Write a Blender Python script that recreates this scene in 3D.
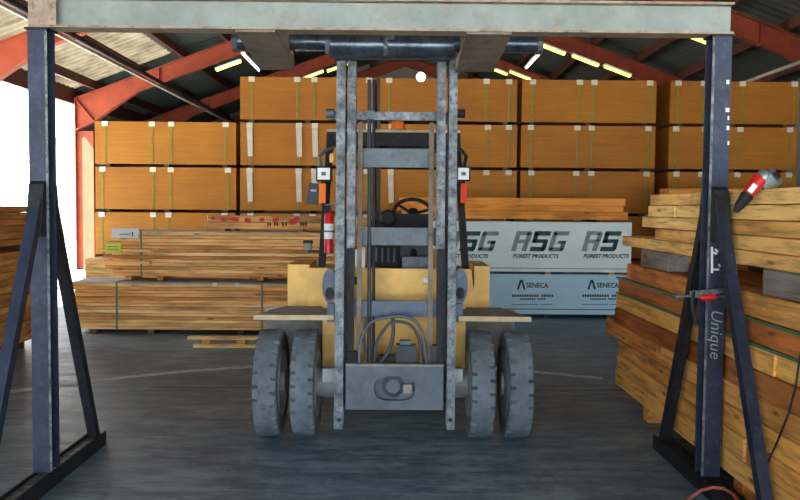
import bpy, bmesh, math, random
from mathutils import Vector, Matrix
random.seed(7)
for o in list(bpy.data.objects): bpy.data.objects.remove(o)
scn = bpy.context.scene
COL = scn.collection
R = math.radians

# ------------------------------------------------------------------ camera
F = 830.0                                   # focal length in pixels of an 800x500 frame
CAMZ = 1.735
YAW, PITCH, ROLL = R(0.36), R(2.88), R(0.5)
camd = bpy.data.cameras.new('camera'); cam = bpy.data.objects.new('camera', camd); COL.objects.link(cam)
camd.sensor_width = 36.0; camd.lens = F*36/800
camd.clip_start = 0.05; camd.clip_end = 500
CM = Matrix.Rotation(-YAW, 3, 'Z') @ Matrix.Rotation(math.pi/2-PITCH, 3, 'X') @ Matrix.Rotation(ROLL, 3, 'Z')
cam.matrix_world = Matrix.Translation((0, 0, CAMZ)) @ CM.to_4x4()
scn.camera = cam

# ------------------------------------------------------------------ world, sun, exposure
w = bpy.data.worlds.new('world'); scn.world = w; w.use_nodes = True
bg = w.node_tree.nodes['Background']
bg.inputs[0].default_value = (0.74, 0.87, 1.0, 1); bg.inputs[1].default_value = 3.4
sd = bpy.data.lights.new('sun', 'SUN'); sd.energy = 42; sd.angle = R(0.6); sd.color = (1.0, 0.95, 0.88)
sun = bpy.data.objects.new('sun', sd); COL.objects.link(sun)
sdir = Vector((0.55, 0.35, -0.76)).normalized()     # from the left, over the open side
sun.rotation_euler = sdir.to_track_quat('-Z', 'Y').to_euler(); sun.location = (-20, 15, 20)
vs = scn.view_settings
vs.view_transform = 'Standard'; vs.look = 'None'; vs.gamma = 1.0; vs.use_curve_mapping = False
vs.exposure = 0.80

# ------------------------------------------------------------------ pixel helpers
def ray(px, py):
    return CM @ Vector(((px-400)/F, -(py-250)/F, -1))
def P(px, py, d):                            # point of the pixel's ray on the plane Y = d
    r = ray(px, py); k = d/r.y
    return Vector((r.x*k, d, CAMZ+r.z*k))
def PXP(px, py, x):                          # on the plane X = x
    r = ray(px, py); k = x/r.x
    return Vector((x, r.y*k, CAMZ+r.z*k))
def G(px, py, z=0.0):                        # on the floor
    r = ray(px, py); k = (z-CAMZ)/r.z
    return Vector((r.x*k, r.y*k, z))

# ------------------------------------------------------------------ materials
M = {}
def newmat(name):
    m = bpy.data.materials.new(name); m.use_nodes = True; M[name] = m
    nt = m.node_tree; b = nt.nodes['Principled BSDF']
    return m, nt, b
def nd(nt, t, **kw):
    n = nt.nodes.new(t)
    for k, v in kw.items():
        if k.startswith('_'): setattr(n, k[1:], v)
        else: n.inputs[k.replace('__', ' ')].default_value = v
    return n
def ramp(nt, fac, stops):
    r = nt.nodes.new('ShaderNodeValToRGB'); cr = r.color_ramp
    while len(cr.elements) < len(stops): cr.elements.new(0.5)
    for e, (p, c) in zip(cr.elements, stops):
        e.position = p; e.color = (*c, 1) if len(c) == 3 else c
    nt.links.new(fac, r.inputs[0]); return r.outputs[0]
def mixc(nt, a, b, fac, mode='MIX'):
    n = nt.nodes.new('ShaderNodeMix'); n.data_type = 'RGBA'; n.blend_type = mode
    for sock, v in ((n.inputs[0], fac), (n.inputs[6], a), (n.inputs[7], b)):
        if isinstance(v, bpy.types.NodeSocket): nt.links.new(v, sock)
        elif isinstance(v, (int, float)): sock.default_value = v
        else: sock.default_value = (*v, 1)
    return n.outputs[2]
def coords(nt, scale, world=False):
    mp = nt.nodes.new('ShaderNodeMapping'); mp.inputs['Scale'].default_value = scale
    if world:
        g = nt.nodes.new('ShaderNodeNewGeometry'); nt.links.new(g.outputs['Position'], mp.inputs[0])
    else:
        t = nt.nodes.new('ShaderNodeTexCoord'); oi = nt.nodes.new('ShaderNodeObjectInfo')
        ad = nt.nodes.new('ShaderNodeVectorMath'); ad.operation = 'ADD'
        ml = nt.nodes.new('ShaderNodeMath'); ml.operation = 'MULTIPLY'; ml.inputs[1].default_value = 37.0
        nt.links.new(oi.outputs['Random'], ml.inputs[0])
        nt.links.new(t.outputs['Object'], ad.inputs[0]); nt.links.new(ml.outputs[0], ad.inputs[1])
        nt.links.new(ad.outputs[0], mp.inputs[0])
    return mp.outputs[0]
def noise(nt, vec, scale, detail=4, rough=0.6):
    n = nd(nt, 'ShaderNodeTexNoise', Scale=scale, Detail=detail, Roughness=rough)
    nt.links.new(vec, n.inputs['Vector']); return n.outputs[0]
def bump(nt, b, h, strength, dist=0.01):
    n = nd(nt, 'ShaderNodeBump', Strength=strength, Distance=dist)
    nt.links.new(h, n.inputs['Height']); nt.links.new(n.outputs[0], b.inputs['Normal'])
def plain(name, col, rough=0.6, metal=0.0, var=0.25, scale=6.0, bmp=0.0, dirt=None, dirtamt=0.5):
    m, nt, b = newmat(name)
    v = coords(nt, (1, 1, 1)); n = noise(nt, v, scale)
    c = ramp(nt, n, [(0.3, [x*(1-var) for x in col]), (0.7, [min(1, x*(1+var)) for x in col])])
    if dirt:
        n2 = noise(nt, v, scale*2.7, 6, 0.75)
        k = ramp(nt, n2, [(0.5, (0, 0, 0)), (0.66, (dirtamt,)*3)])
        c = mixc(nt, c, dirt, k)
    nt.links.new(c, b.inputs['Base Color'])
    b.inputs['Roughness'].default_value = rough; b.inputs['Metallic'].default_value = metal
    if bmp: bump(nt, b, noise(nt, v, scale*8), bmp, 0.004)
    return m
def wood(name, cols, grain=0.45, rough=0.75, knots=True):
    m, nt, b = newmat(name)
    oi = nt.nodes.new('ShaderNodeObjectInfo')
    base = ramp(nt, oi.outputs['Random'], [(i/(len(cols)-1), c) for i, c in enumerate(cols)])
    v = coords(nt, (1.0, 14, 14)); g = noise(nt, v, 2.2, 6, 0.7)
    gk = ramp(nt, g, [(0.34, (1-grain,)*3), (0.56, (1.2, 1.18, 1.12))])
    c = mixc(nt, base, gk, 1.0, 'MULTIPLY')
    v2 = coords(nt, (1.0, 2.2, 2.2)); g2 = noise(nt, v2, 1.1, 3, 0.5)
    c = mixc(nt, c, ramp(nt, g2, [(0.35, (0.74, 0.62, 0.48)), (0.6, (1.25, 1.22, 1.18))]), 1.0, 'MULTIPLY')
    if knots:
        vo = nd(nt, 'ShaderNodeTexVoronoi', Scale=1.0)
        nt.links.new(coords(nt, (2.4, 9, 9)), vo.inputs['Vector'])
        k = ramp(nt, vo.outputs['Distance'], [(0.05, (0.8,)*3), (0.16, (0, 0, 0))])
        c = mixc(nt, c, (0.10, 0.035, 0.012), k)
    nt.links.new(c, b.inputs['Base Color']); b.inputs['Roughness'].default_value = rough
    bump(nt, b, g, 0.35, 0.004)
    return m
def emit(name, col, s):
    m, nt, b = newmat(name)
    b.inputs['Base Color'].default_value = (*col, 1)
    b.inputs['Emission Color'].default_value = (*col, 1); b.inputs['Emission Strength'].default_value = s
    return m

wood('timber', [(0.66, 0.25, 0.05), (0.80, 0.40, 0.10), (0.56, 0.17, 0.028), (0.84, 0.46, 0.13), (0.68, 0.25, 0.05)])
wood('timber_gold', [(0.80, 0.40, 0.085), (0.88, 0.50, 0.14), (0.74, 0.33, 0.07)])
wood('timber_red', [(0.46, 0.14, 0.028), (0.58, 0.22, 0.05), (0.36, 0.095, 0.018), (0.66, 0.33, 0.10)])
wood('timber_pale', [(0.86, 0.50, 0.16), (0.92, 0.60, 0.22), (0.84, 0.42, 0.10)])
wood('board', [(0.84, 0.43, 0.14), (0.92, 0.60, 0.26), (0.62, 0.25, 0.06), (0.94, 0.66, 0.32), (0.80, 0.36, 0.10)])
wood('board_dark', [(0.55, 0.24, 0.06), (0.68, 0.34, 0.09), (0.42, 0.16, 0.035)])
wood('board_fresh', [(0.80, 0.55, 0.22), (0.85, 0.62, 0.28)])
wood('beam_orange', [(0.82, 0.30, 0.045), (0.88, 0.36, 0.06)], grain=0.25)
wood('grey_timber', [(0.20, 0.19, 0.19), (0.27, 0.25, 0.24)], grain=0.4)
wood('skid_dark', [(0.10, 0.06, 0.03), (0.14, 0.085, 0.045)])
plain('steel_scuffed', (0.135, 0.152, 0.162), 0.5, 0.3, 0.75, 13, 0.4, (0.02, 0.022, 0.028), 0.95)
plain('steel_plate', (0.10, 0.125, 0.145), 0.55, 0.2, 0.25, 4, 0.15, (0.06, 0.058, 0.055), 0.6)
plain('steel_blue', (0.020, 0.029, 0.058), 0.5, 0.25, 0.35, 5, 0.2, (0.08, 0.09, 0.12), 0.4)
plain('steel_black', (0.009, 0.010, 0.014), 0.7, 0.1, 0.4, 8, 0.2, (0.05, 0.05, 0.055), 0.5)
plain('beam_paint', (0.22, 0.255, 0.235), 0.55, 0.25, 0.2, 3.0, 0.15, (0.20, 0.15, 0.10), 0.55)
plain('rusty_flange', (0.34, 0.26, 0.19), 0.7, 0.2, 0.3, 6, 0.2, (0.10, 0.06, 0.03), 0.7)
plain('shaft_steel', (0.10, 0.13, 0.17), 0.28, 0.7, 0.4, 7, 0.1, (0.02, 0.02, 0.025), 0.7)
plain('fork_steel', (0.21, 0.165, 0.12), 0.7, 0.2, 0.3, 5, 0.2, (0.05, 0.04, 0.03), 0.5)
plain('yellow_paint', (0.82, 0.46, 0.085), 0.45, 0.0, 0.13, 3, 0.05, (0.42, 0.27, 0.10), 0.35)
plain('dusty_tan', (0.52, 0.40, 0.25), 0.85, 0.0, 0.2, 8, 0.1)
plain('dusty_plate', (0.27, 0.25, 0.22), 0.85, 0.0, 0.3, 8, 0.2)
plain('rubber', (0.135, 0.158, 0.176), 0.85, 0.0, 0.28, 5, 0.35, (0.05, 0.053, 0.06), 0.5)
plain('rim_paint', (0.34, 0.36, 0.36), 0.6, 0.2, 0.2, 8)
plain('black_plastic', (0.010, 0.011, 0.014), 0.75, 0.0, 0.3, 10)
plain('hose_rubber', (0.055, 0.058, 0.062), 0.55, 0.0, 0.3, 20)
plain('blue_grey', (0.040, 0.062, 0.105), 0.45, 0.2, 0.3, 6, 0.1, (0.16, 0.16, 0.16), 0.5)
plain('dash_grey', (0.030, 0.035, 0.042), 0.6, 0.0, 0.3, 8)
plain('lens_white', (0.80, 0.80, 0.74), 0.25, 0.0, 0.05, 10)
plain('orange_lens', (0.95, 0.20, 0.01), 0.7, 0.0, 0.1, 10)
plain('red_lens', (0.85, 0.05, 0.01), 0.7, 0.0, 0.1, 10)
plain('amber_lens', (0.95, 0.42, 0.02), 0.25, 0.0, 0.1, 10)
plain('red_paint', (0.62, 0.012, 0.012), 0.4, 0.0, 0.15, 10)
plain('white_paint', (0.80, 0.80, 0.80), 0.6, 0.0, 0.08, 12)
plain('tool_silver', (0.36, 0.42, 0.42), 0.35, 0.6, 0.2, 14)
plain('strap_green', (0.055, 0.20, 0.10), 0.5, 0.0, 0.2, 10)
plain('strap_olive', (0.30, 0.22, 0.012), 0.5, 0.0, 0.2, 10)
plain('strap_white', (0.72, 0.66, 0.52), 0.7, 0.0, 0.1, 10)
plain('pad_white', (0.80, 0.72, 0.56), 0.7, 0.0, 0.1, 10)
plain('tag_yellow', (0.72, 0.80, 0.10), 0.7, 0.0, 0.1, 10)
plain('print_dark', (0.03, 0.055, 0.07), 0.7, 0.0, 0.2, 10)
plain('print_green', (0.022, 0.075, 0.070), 0.6, 0.0, 0.25, 5)
plain('print_grey', (0.26, 0.34, 0.33), 0.6, 0.0, 0.25, 5)
plain('red_spray', (0.75, 0.05, 0.03), 0.7, 0.0, 0.2, 14)
plain('frame_red', (0.26, 0.036, 0.009), 0.75, 0.0, 0.2, 3, 0.05, (0.25, 0.05, 0.015), 0.4)
plain('purlin_red', (0.075, 0.018, 0.009), 0.6, 0.1, 0.25, 3)
plain('pipe_dark', (0.03, 0.02, 0.02), 0.6, 0.2, 0.2, 8)
plain('pipe_light', (0.55, 0.50, 0.42), 0.5, 0.2, 0.15, 8)
plain('roof_sheet', (0.055, 0.060, 0.046), 0.7, 0.1, 0.25, 0.8, 0.0, (0.05, 0.045, 0.035), 0.5)
plain('wall_sheet', (0.22, 0.19, 0.15), 0.7, 0.1, 0.2, 1.0)
plain('outside_wall', (0.80, 0.74, 0.62), 0.8, 0.0, 0.06, 1)
plain('outside_trim', (0.55, 0.28, 0.20), 0.8, 0.0, 0.06, 1)
plain('hose_red', (0.42, 0.10, 0.07), 0.5, 0.0, 0.3, 12)
plain('paper_grey', (0.42, 0.41, 0.38), 0.8, 0.0, 0.25, 6, 0.2)
emit('tube_yellow', (1.0, 0.88, 0.16), 1.5)
emit('tube_white', (1.0, 0.97, 0.88), 2.0)
emit('bulb', (1.0, 0.9, 0.65), 2.5)

def wrap_mat(name, c0, c1):                   # white plastic wrap with creases
    m, nt, b = newmat(name)
    v = coords(nt, (1, 1, 1)); n = noise(nt, v, 2.0, 5, 0.6)
    nt.links.new(ramp(nt, n, [(0.3, c0), (0.7, c1)]), b.inputs['Base Color'])
    b.inputs['Roughness'].default_value = 0.42
    bump(nt, b, noise(nt, coords(nt, (3, 3, 8)), 2.5, 5, 0.7), 0.35, 0.02)
wrap_mat('wrap_white', (0.80, 0.93, 0.88), (0.88, 0.97, 0.92))
wrap_mat('wrap_blue', (0.45, 0.74, 0.88), (0.58, 0.84, 0.93))

def lit_roof_mat():                           # translucent sheet added to brighten roof that ground bounce lights
    m, nt, b = newmat('lit_roof')
    out = nt.nodes['Material Output']
    n = noise(nt, coords(nt, (1, 1, 1)), 1.2, 5, 0.7)
    c = ramp(nt, n, [(0.35, (0.014, 0.0115, 0.0075)), (0.65, (0.036, 0.030, 0.020))])
    tr = nt.nodes.new('ShaderNodeBsdfTranslucent'); df = nt.nodes.new('ShaderNodeBsdfDiffuse'); ad = nt.nodes.new('ShaderNodeAddShader')
    nt.links.new(c, tr.inputs[0]); nt.links.new(c, df.inputs[0])
    nt.links.new(tr.outputs[0], ad.inputs[0]); nt.links.new(df.outputs[0], ad.inputs[1]); nt.links.new(ad.outputs[0], out.inputs[0])
lit_roof_mat()
def panel_mat():                              # edges of stacked sheets: fine horizontal lines
    m, nt, b = newmat('panel_brown')
    oi = nt.nodes.new('ShaderNodeObjectInfo')
    base = ramp(nt, oi.outputs['Random'], [(0, (0.50, 0.183, 0.004)), (0.5, (0.54, 0.205, 0.005)), (1, (0.46, 0.163, 0.003))])
    v = coords(nt, (0.6, 0.6, 30)); n = noise(nt, v, 2.0, 4, 0.7)
    c = mixc(nt, base, ramp(nt, n, [(0.3, (0.80, 0.78, 0.72)), (0.7, (1.1, 1.1, 1.1))]), 1.0, 'MULTIPLY')
    n2 = noise(nt, coords(nt, (1, 1, 1.4)), 1.3, 3)
    c = mixc(nt, c, ramp(nt, n2, [(0.3, (0.85, 0.82, 0.8)), (0.7, (1.08, 1.08, 1.08))]), 1.0, 'MULTIPLY')
    nt.links.new(c, b.inputs['Base Color']); b.inputs['Roughness'].default_value = 0.65
    bump(nt, b, n, 0.25, 0.004)
panel_mat()

def concrete(name, dark, light, lo, hi):
    m, nt, b = newmat(name)
    v = coords(nt, (1, 1, 1), True)
    n = noise(nt, v, 0.55, 6, 0.65); n2 = noise(nt, coords(nt, (0.8, 2.6, 1), True), 2.2, 9, 0.8); n3 = noise(nt, v, 14, 5, 0.7)
    c = ramp(nt, n, [(0.3, dark), (0.7, light)])
    c = mixc(nt, c, ramp(nt, n2, [(0.42, (0.48, 0.51, 0.56)), (0.58, (1.45, 1.40, 1.32))]), 1.0, 'MULTIPLY')
    c = mixc(nt, c, ramp(nt, n3, [(0.3, (0.85,)*3), (0.7, (1.1,)*3)]), 1.0, 'MULTIPLY')
    nt.links.new(c, b.inputs['Base Color']); b.inputs['Specular IOR Level'].default_value = 0.3
    rr = ramp(nt, n2, [(0.3, (lo,)*3), (0.7, (hi,)*3)]); nt.links.new(rr, b.inputs['Roughness'])
    bump(nt, b, n2, 0.3, 0.02)
concrete('concrete', (0.095, 0.160, 0.215), (0.255, 0.340, 0.385), 0.30, 0.62)
concrete('yard', (0.50, 0.50, 0.48), (0.62, 0.61, 0.58), 0.8, 0.9)
def paint_line():
    m, nt, b = newmat('worn_line')
    n = noise(nt, coords(nt, (1, 1, 1), True), 9, 6, 0.8)
    nt.links.new(ramp(nt, n, [(0.36, (0.24, 0.27, 0.27)), (0.50, (0.62, 0.64, 0.60))]), b.inputs['Base Color'])
    b.inputs['Roughness'].default_value = 0.6
paint_line()

# ------------------------------------------------------------------ mesh helpers
class MB:
    def __init__(s): s.bm = bmesh.new()
    def box(s, a, b):
        (x0, y0, z0), (x1, y1, z1) = a, b
        x0, x1 = sorted((x0, x1)); y0, y1 = sorted((y0, y1)); z0, z1 = sorted((z0, z1))
        v = [s.bm.verts.new(p) for p in ((x0,y0,z0),(x1,y0,z0),(x1,y1,z0),(x0,y1,z0),(x0,y0,z1),(x1,y0,z1),(x1,y1,z1),(x0,y1,z1))]
        for f in ((3,2,1,0),(4,5,6,7),(0,1,5,4),(1,2,6,5),(2,3,7,6),(3,0,4,7)): s.bm.faces.new([v[i] for i in f])
        return s
    def bar(s, a, b, wd, ht, up=(0, 0, 1)):     # box section from point a to point b
        a, b = Vector(a), Vector(b); d = (b-a).normalized(); u = Vector(up)
        sx = d.cross(u).normalized(); sz = sx.cross(d)
        v = []
        for p in (a, b):
            for i, j in ((-1,-1),(1,-1),(1,1),(-1,1)): v.append(s.bm.verts.new(p+sx*i*wd/2+sz*j*ht/2))
        for f in ((3,2,1,0),(4,5,6,7),(0,1,5,4),(1,2,6,5),(2,3,7,6),(3,0,4,7)): s.bm.faces.new([v[i] for i in f])
        return s
    def prism(s, pts, axis, a, b):              # 2-D outline pushed along an axis
        def mk(p, t): return {'X': (t, p[0], p[1]), 'Y': (p[0], t, p[1]), 'Z': (p[0], p[1], t)}[axis]
        A = [s.bm.verts.new(mk(p, a)) for p in pts]; B = [s.bm.verts.new(mk(p, b)) for p in pts]
        n = len(pts); s.bm.faces.new(A); s.bm.faces.new(B[::-1])
        for i in range(n): s.bm.faces.new((A[i], B[i], B[(i+1) % n], A[(i+1) % n]))
        return s
    def tube(s, pts, r, n=10, cap=True):
        pts = [Vector(p) for p in pts]; rings = []
        rs = r if isinstance(r, (list, tuple)) else [r]*len(pts)
        prev = None
        for i, p in enumerate(pts):
            d = (pts[min(i+1, len(pts)-1)]-pts[max(i-1, 0)])
            if d.length < 1e-9: d = Vector((0, 0, 1))
            d.normalize()
            if prev is None:
                u = d.orthogonal().normalized()
            else:
                u = (prev - d*prev.dot(d))
                u = u.normalized() if u.length > 1e-6 else d.orthogonal().normalized()
            prev = u; vv = d.cross(u)
            rings.append([s.bm.verts.new(p+(u*math.cos(t)+vv*math.sin(t))*rs[i]) for t in [2*math.pi*k/n for k in range(n)]])
        for a, b in zip(rings, rings[1:]):
            for k in range(n): s.bm.faces.new((a[k], a[(k+1) % n], b[(k+1) % n], b[k]))
        if cap: s.bm.faces.new(rings[0][::-1]); s.bm.faces.new(rings[-1])
        return s
    def lathe(s, prof, c, axis='X', n=32, closed=True):   # prof: (offset along axis, radius)
        c = Vector(c); rings = []
        for k in range(n):
            t = 2*math.pi*k/n; row = []
            for i, (h, r) in enumerate(prof):
                rr = r(k) if callable(r) else r
                q = {'X': (h, rr*math.cos(t), rr*math.sin(t)), 'Y': (rr*math.cos(t), h, rr*math.sin(t)), 'Z': (rr*math.cos(t), rr*math.sin(t), h)}[axis]
                row.append(s.bm.verts.new(c+Vector(q)))
            rings.append(row)
        m = len(prof)
        for k in range(n):
            a, b = rings[k], rings[(k+1) % n]
            for i in range(m if closed else m-1):
                j = (i+1) % m; s.bm.faces.new((a[i], a[j], b[j], b[i]))
        if not closed:
            s.bm.faces.new([rg[0] for rg in rings]); s.bm.faces.new([rg[-1] for rg in rings][::-1])
        return s
    def tilt(s, k, z0=0.16):
        for v in s.bm.verts: v.co.y += (v.co.z-z0)*k
        return s
    def build(s, name, mat, parent=None, bevel=0.0, smooth=False):
        if bevel:
            es = [e for e in s.bm.edges if len(e.link_faces) == 2 and e.calc_face_angle(0) > 0.6]
            bmesh.ops.bevel(s.bm, geom=es, offset=bevel, segments=1, affect='EDGES', clamp_overlap=True)
        bmesh.ops.recalc_face_normals(s.bm, faces=s.bm.faces)
        if parent is not None:
            off = origin(parent)
            for v in s.bm.verts: v.co -= off
        else:                                   # own origin at the base of the thing
            xs = [v.co for v in s.bm.verts]
            off = Vector(((min(c.x for c in xs)+max(c.x for c in xs))/2, (min(c.y for c in xs)+max(c.y for c in xs))/2, min(c.z for c in xs)))
            for v in s.bm.verts: v.co -= off
        me = bpy.data.meshes.new(name); s.bm.to_mesh(me); s.bm.free()
        if smooth:
            for p in me.polygons: p.use_smooth = True
            me.set_sharp_from_angle(angle=R(40))
        me.materials.append(M[mat])
        o = bpy.data.objects.new(name, me); COL.objects.link(o)
        if parent is not None: o.parent = parent
        else: o.location = off
        return o
def origin(o):
    v = Vector((0, 0, 0))
    while o is not None: v = v + o.location; o = o.parent
    return v
def tag(o, label=None, cat=None, group=None, kind=None):
    if label: o['label'] = label
    if cat: o['category'] = cat
    if group: o['group'] = group
    if kind: o['kind'] = kind
    return o
def thing(name, label, cat, loc, group=None, kind=None):
    o = bpy.data.objects.new(name, None); COL.objects.link(o); o.location = loc; o.empty_display_size = 0.1
    return tag(o, label, cat, group, kind)
_pl = {}
def plank(name, c, size, mat, parent=None, rot=0.0, tiltx=0.0):   # length along its own X, centre c
    key = (tuple(round(x, 3) for x in size), mat)
    if key not in _pl:
        mb = MB(); L, W, H = size; mb.box((-L/2, -W/2, -H/2), (L/2, W/2, H/2))
        bv = min(W, H)*0.05
        bmesh.ops.bevel(mb.bm, geom=list(mb.bm.edges), offset=bv, segments=1, affect='EDGES')
        bmesh.ops.recalc_face_normals(mb.bm, faces=mb.bm.faces)
        me = bpy.data.meshes.new(name); mb.bm.to_mesh(me); mb.bm.free(); me.materials.append(M[mat]); _pl[key] = me
    o = bpy.data.objects.new(name, _pl[key]); COL.objects.link(o)
    o.rotation_euler = (tiltx, 0, rot)
    if parent is not None: o.parent = parent; o.location = Vector(c)-origin(parent)
    else: o.location = c
    return o
def text(name, body, loc, size, mat, parent, rot=(math.pi/2, 0, 0), shear=0.0, bold=0.0, depth=0.001, align='LEFT', sx=1.0):
    cu = bpy.data.curves.new(name, 'FONT'); cu.body = body; cu.size = size; cu.extrude = depth; cu.shear = shear; cu.offset = bold
    cu.align_x = align; cu.resolution_u = 2
    t = bpy.data.objects.new(name, cu); COL.objects.link(t)
    bpy.context.view_layer.update()
    me = bpy.data.meshes.new_from_object(t.evaluated_get(bpy.context.evaluated_depsgraph_get()))
    bpy.data.objects.remove(t); bpy.data.curves.remove(cu)
    me.materials.clear(); me.materials.append(M[mat])
    o = bpy.data.objects.new(name, me); COL.objects.link(o); o.rotation_euler = rot; o.scale = (sx, 1, 1)
    o.parent = parent; o.location = Vector(loc)-origin(parent)
    return o

# ================================================================== SETTING
XL, XR, RX, RZ, SL = -8.65, 9.45, 0.4, 7.74, 0.374     # walls, ridge, rafter line at the ridge, slope
Y0, Y1 = -4.5, 34.5  # near end lengthened unseen behind the camera to cut sky light
FR = [-1.5, 4.5, 10.5, 16.5, 22.5, 28.5, 34.2]
def zr(x): return RZ-SL*abs(x-RX)                       # rafter centre line
fl = tag(MB().box((XL-0.2, -5, -0.10), (XR+0.2, Y1, 0.0)).build('floor', 'concrete'), kind='structure')
tag(MB().box((-90, -40, -0.30), (90, 120, -0.101)).build('ground', 'yard'), kind='structure')
# worn painted line across the floor
def strip(pts, wd, z, name, mat, parent):
    mb = MB(); pts = [Vector((p.x, p.y, 0)) for p in pts]; row = []
    for i, p in enumerate(pts):
        d = (pts[min(i+1, len(pts)-1)]-pts[max(i-1, 0)]).normalized(); nrm = Vector((-d.y, d.x, 0))
        row.append((mb.bm.verts.new(p+nrm*wd/2+Vector((0,0,z))), mb.bm.verts.new(p-nrm*wd/2+Vector((0,0,z)))))
    for a, b in zip(row, row[1:]): mb.bm.faces.new((a[0], a[1], b[1], b[0]))
    return mb.build(name, mat, parent)
lp = [G(-40, 399), G(0, 393.5), G(60, 385), G(125, 377.5), G(190, 371), G(250, 367), G(330, 364), G(400, 364), G(470, 367), G(535, 372), G(602, 378.5)]
strip(lp, 0.13, 0.002, 'painted_line', 'worn_line', fl)
# expansion joints are dark thin strips
for y in (4.2, 7.9, 13.0):
    MB().box((XL, y, 0.0), (XR, y+0.012, 0.0012)).build('floor_joint', 'steel_black', fl)

# roof: corrugated sheets, one per bay and slope, and purlins
ceil = thing('ceiling', None, None, (RX, Y0, 0), kind='structure')
ys = [Y0]+FR[0:6]+[Y1]
for a, b in zip(ys, ys[1:]):
    for sgn, xe in ((-1, XL-0.5), (1, XR+0.5)):
        xs_ = -6.05                                  # below this, translucent sheet added for the bounce-lit roof over the open bays
        spans = [(RX, xs_, 'roof_sheet'), (xs_, xe, 'lit_roof')] if (sgn < 0 and a > 10 and a < 22) else [(RX, xe, 'roof_sheet')]
        for xa_, xb_, mt in spans:
            mb = MB(); n = int((b-a)/0.075); prev = None
            for i in range(n+1):
                y = a+(b-a)*i/n; dz = 0.035 if (i//2) % 2 else 0.0
                cur = (mb.bm.verts.new((xa_, y, zr(xa_)+0.50+dz)), mb.bm.verts.new((xb_, y, zr(xb_)+0.50+dz)))
                if prev: mb.bm.faces.new((prev[0], prev[1], cur[1], cur[0]))
                prev = cur
            mb.build('roof_sheet' if mt == 'roof_sheet' else 'lit_roof_sheet', mt, ceil)
        k = 0
        for j in range(1, 9):
            x = RX+sgn*(0.25+1.17*(j-1))
            if not (XL < x < XR): continue
            MB().box((x-0.04, a, zr(x)+0.245), (x+0.04, b, zr(x)+0.47)).build('purlin', 'purlin_red', ceil)
# steel frames
for i, y in enumerate(FR):
    fr = thing('steel_frame', 'red steel portal frame of the shed', None, (RX, y, 0), kind='structure')
    for sgn, xo in ((-1, XL+0.05), (1, XR-0.05)):
        xi = xo-sgn*0.50
        zt = zr(xo)+0.22
        mb = MB()
        mb.box((xo, y-0.10, 0), (xo-sgn*0.02, y+0.10, zt)).box((xi, y-0.10, 0), (xi+sgn*0.02, y+0.10, zt-0.86)).box((xo, y-0.008, 0), (xi, y+0.008, zt-0.86))
        mb.build('column', 'frame_red', fr)
        mb = MB()     # rafter with a haunch at the knee, web and two flanges
        xh = xo-sgn*0.50; xk = xo-sgn*1.7
        def b_(x): return zr(x)-0.19
        web = [(RX, zr(RX)-0.18), (xk, b_(xk)), (xh, b_(xh)-0.38), (xo, zt-0.85), (xo, zt), (RX, zr(RX)+0.22)]
        mb.prism(web, 'Y', y-0.008, y+0.008)
        for pa, pb in (((xo, zt), (RX, zr(RX)+0.22)), ((xk, b_(xk)), (RX, b_(RX))), ((xh, b_(xh)-0.38), (xk, b_(xk))), ((xh, b_(xh)-0.38), (xo, zt-0.85))):
            mb.bar((pa[0], y, pa[1]), (pb[0], y, pb[1]), 0.2, 0.022)
        for f in (0.25, 0.5, 0.75):
            x = xo+(RX-xo)*f
            mb.bar((x, y, zr(x)-0.23), (x, y, zr(x)+0.22), 0.03, 0.18, up=(0, 1, 0))
        mb.bar((xh, y, b_(xh)-0.38), (xo, y, zt), 0.16, 0.03)
        mb.build('rafter', 'frame_red', fr)
# walls: right closed, back closed, left closed near the camera and past the open bays
def sheet_wall(name, x, ya, yb, z1):
    mb = MB(); n = int((yb-ya)/0.15); prev = None
    for i in range(n+1):
        y = ya+(yb-ya)*i/n; dx = 0.03 if (i//2) % 2 else 0
        cur = (mb.bm.verts.new((x+dx, y, 0)), mb.bm.verts.new((x+dx, y, z1)))
        if prev: mb.bm.faces.new((prev[0], prev[1], cur[1], cur[0]))
        prev = cur
    return tag(mb.build(name, 'wall_sheet'), kind='structure')
sheet_wall('wall_right', XR+0.02, Y0, Y1, zr(XR)+0.54)
sheet_wall('wall_left', XL-0.06, Y0, 10.5, zr(XL)+0.54)
sheet_wall('wall_left', XL-0.06, 22.7, Y1, zr(XL)+0.54)  # added to block the bright outside showing between panel bundles
mb = MB(); mb.prism([(XL-0.1, 0), (XR+0.1, 0), (XR+0.1, zr(XR)+0.54), (RX, RZ+0.56), (XL-0.1, zr(XL)+0.54)], 'Y', Y1, Y1+0.05)
tag(mb.build('wall_back', 'wall_sheet'), kind='structure')
mb = MB(); mb.prism([(XL-0.1, 4.3), (XR+0.1, 4.3), (XR+0.1, zr(XR)+0.54), (RX, RZ+0.56), (XL-0.1, zr(XL)+0.54)], 'Y', Y0-0.05, Y0)
tag(mb.build('wall_front_blocker', 'wall_sheet'), kind='structure')        # unseen gable added behind the camera to cut light on the roof steel
tag(MB().box((XL-0.12, 10.5, zr(XL)+0.10), (XL, Y1, zr(XL)+0.54)).build('trim_1', 'purlin_red'), kind='structure')   # eave beam over the open side

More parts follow.
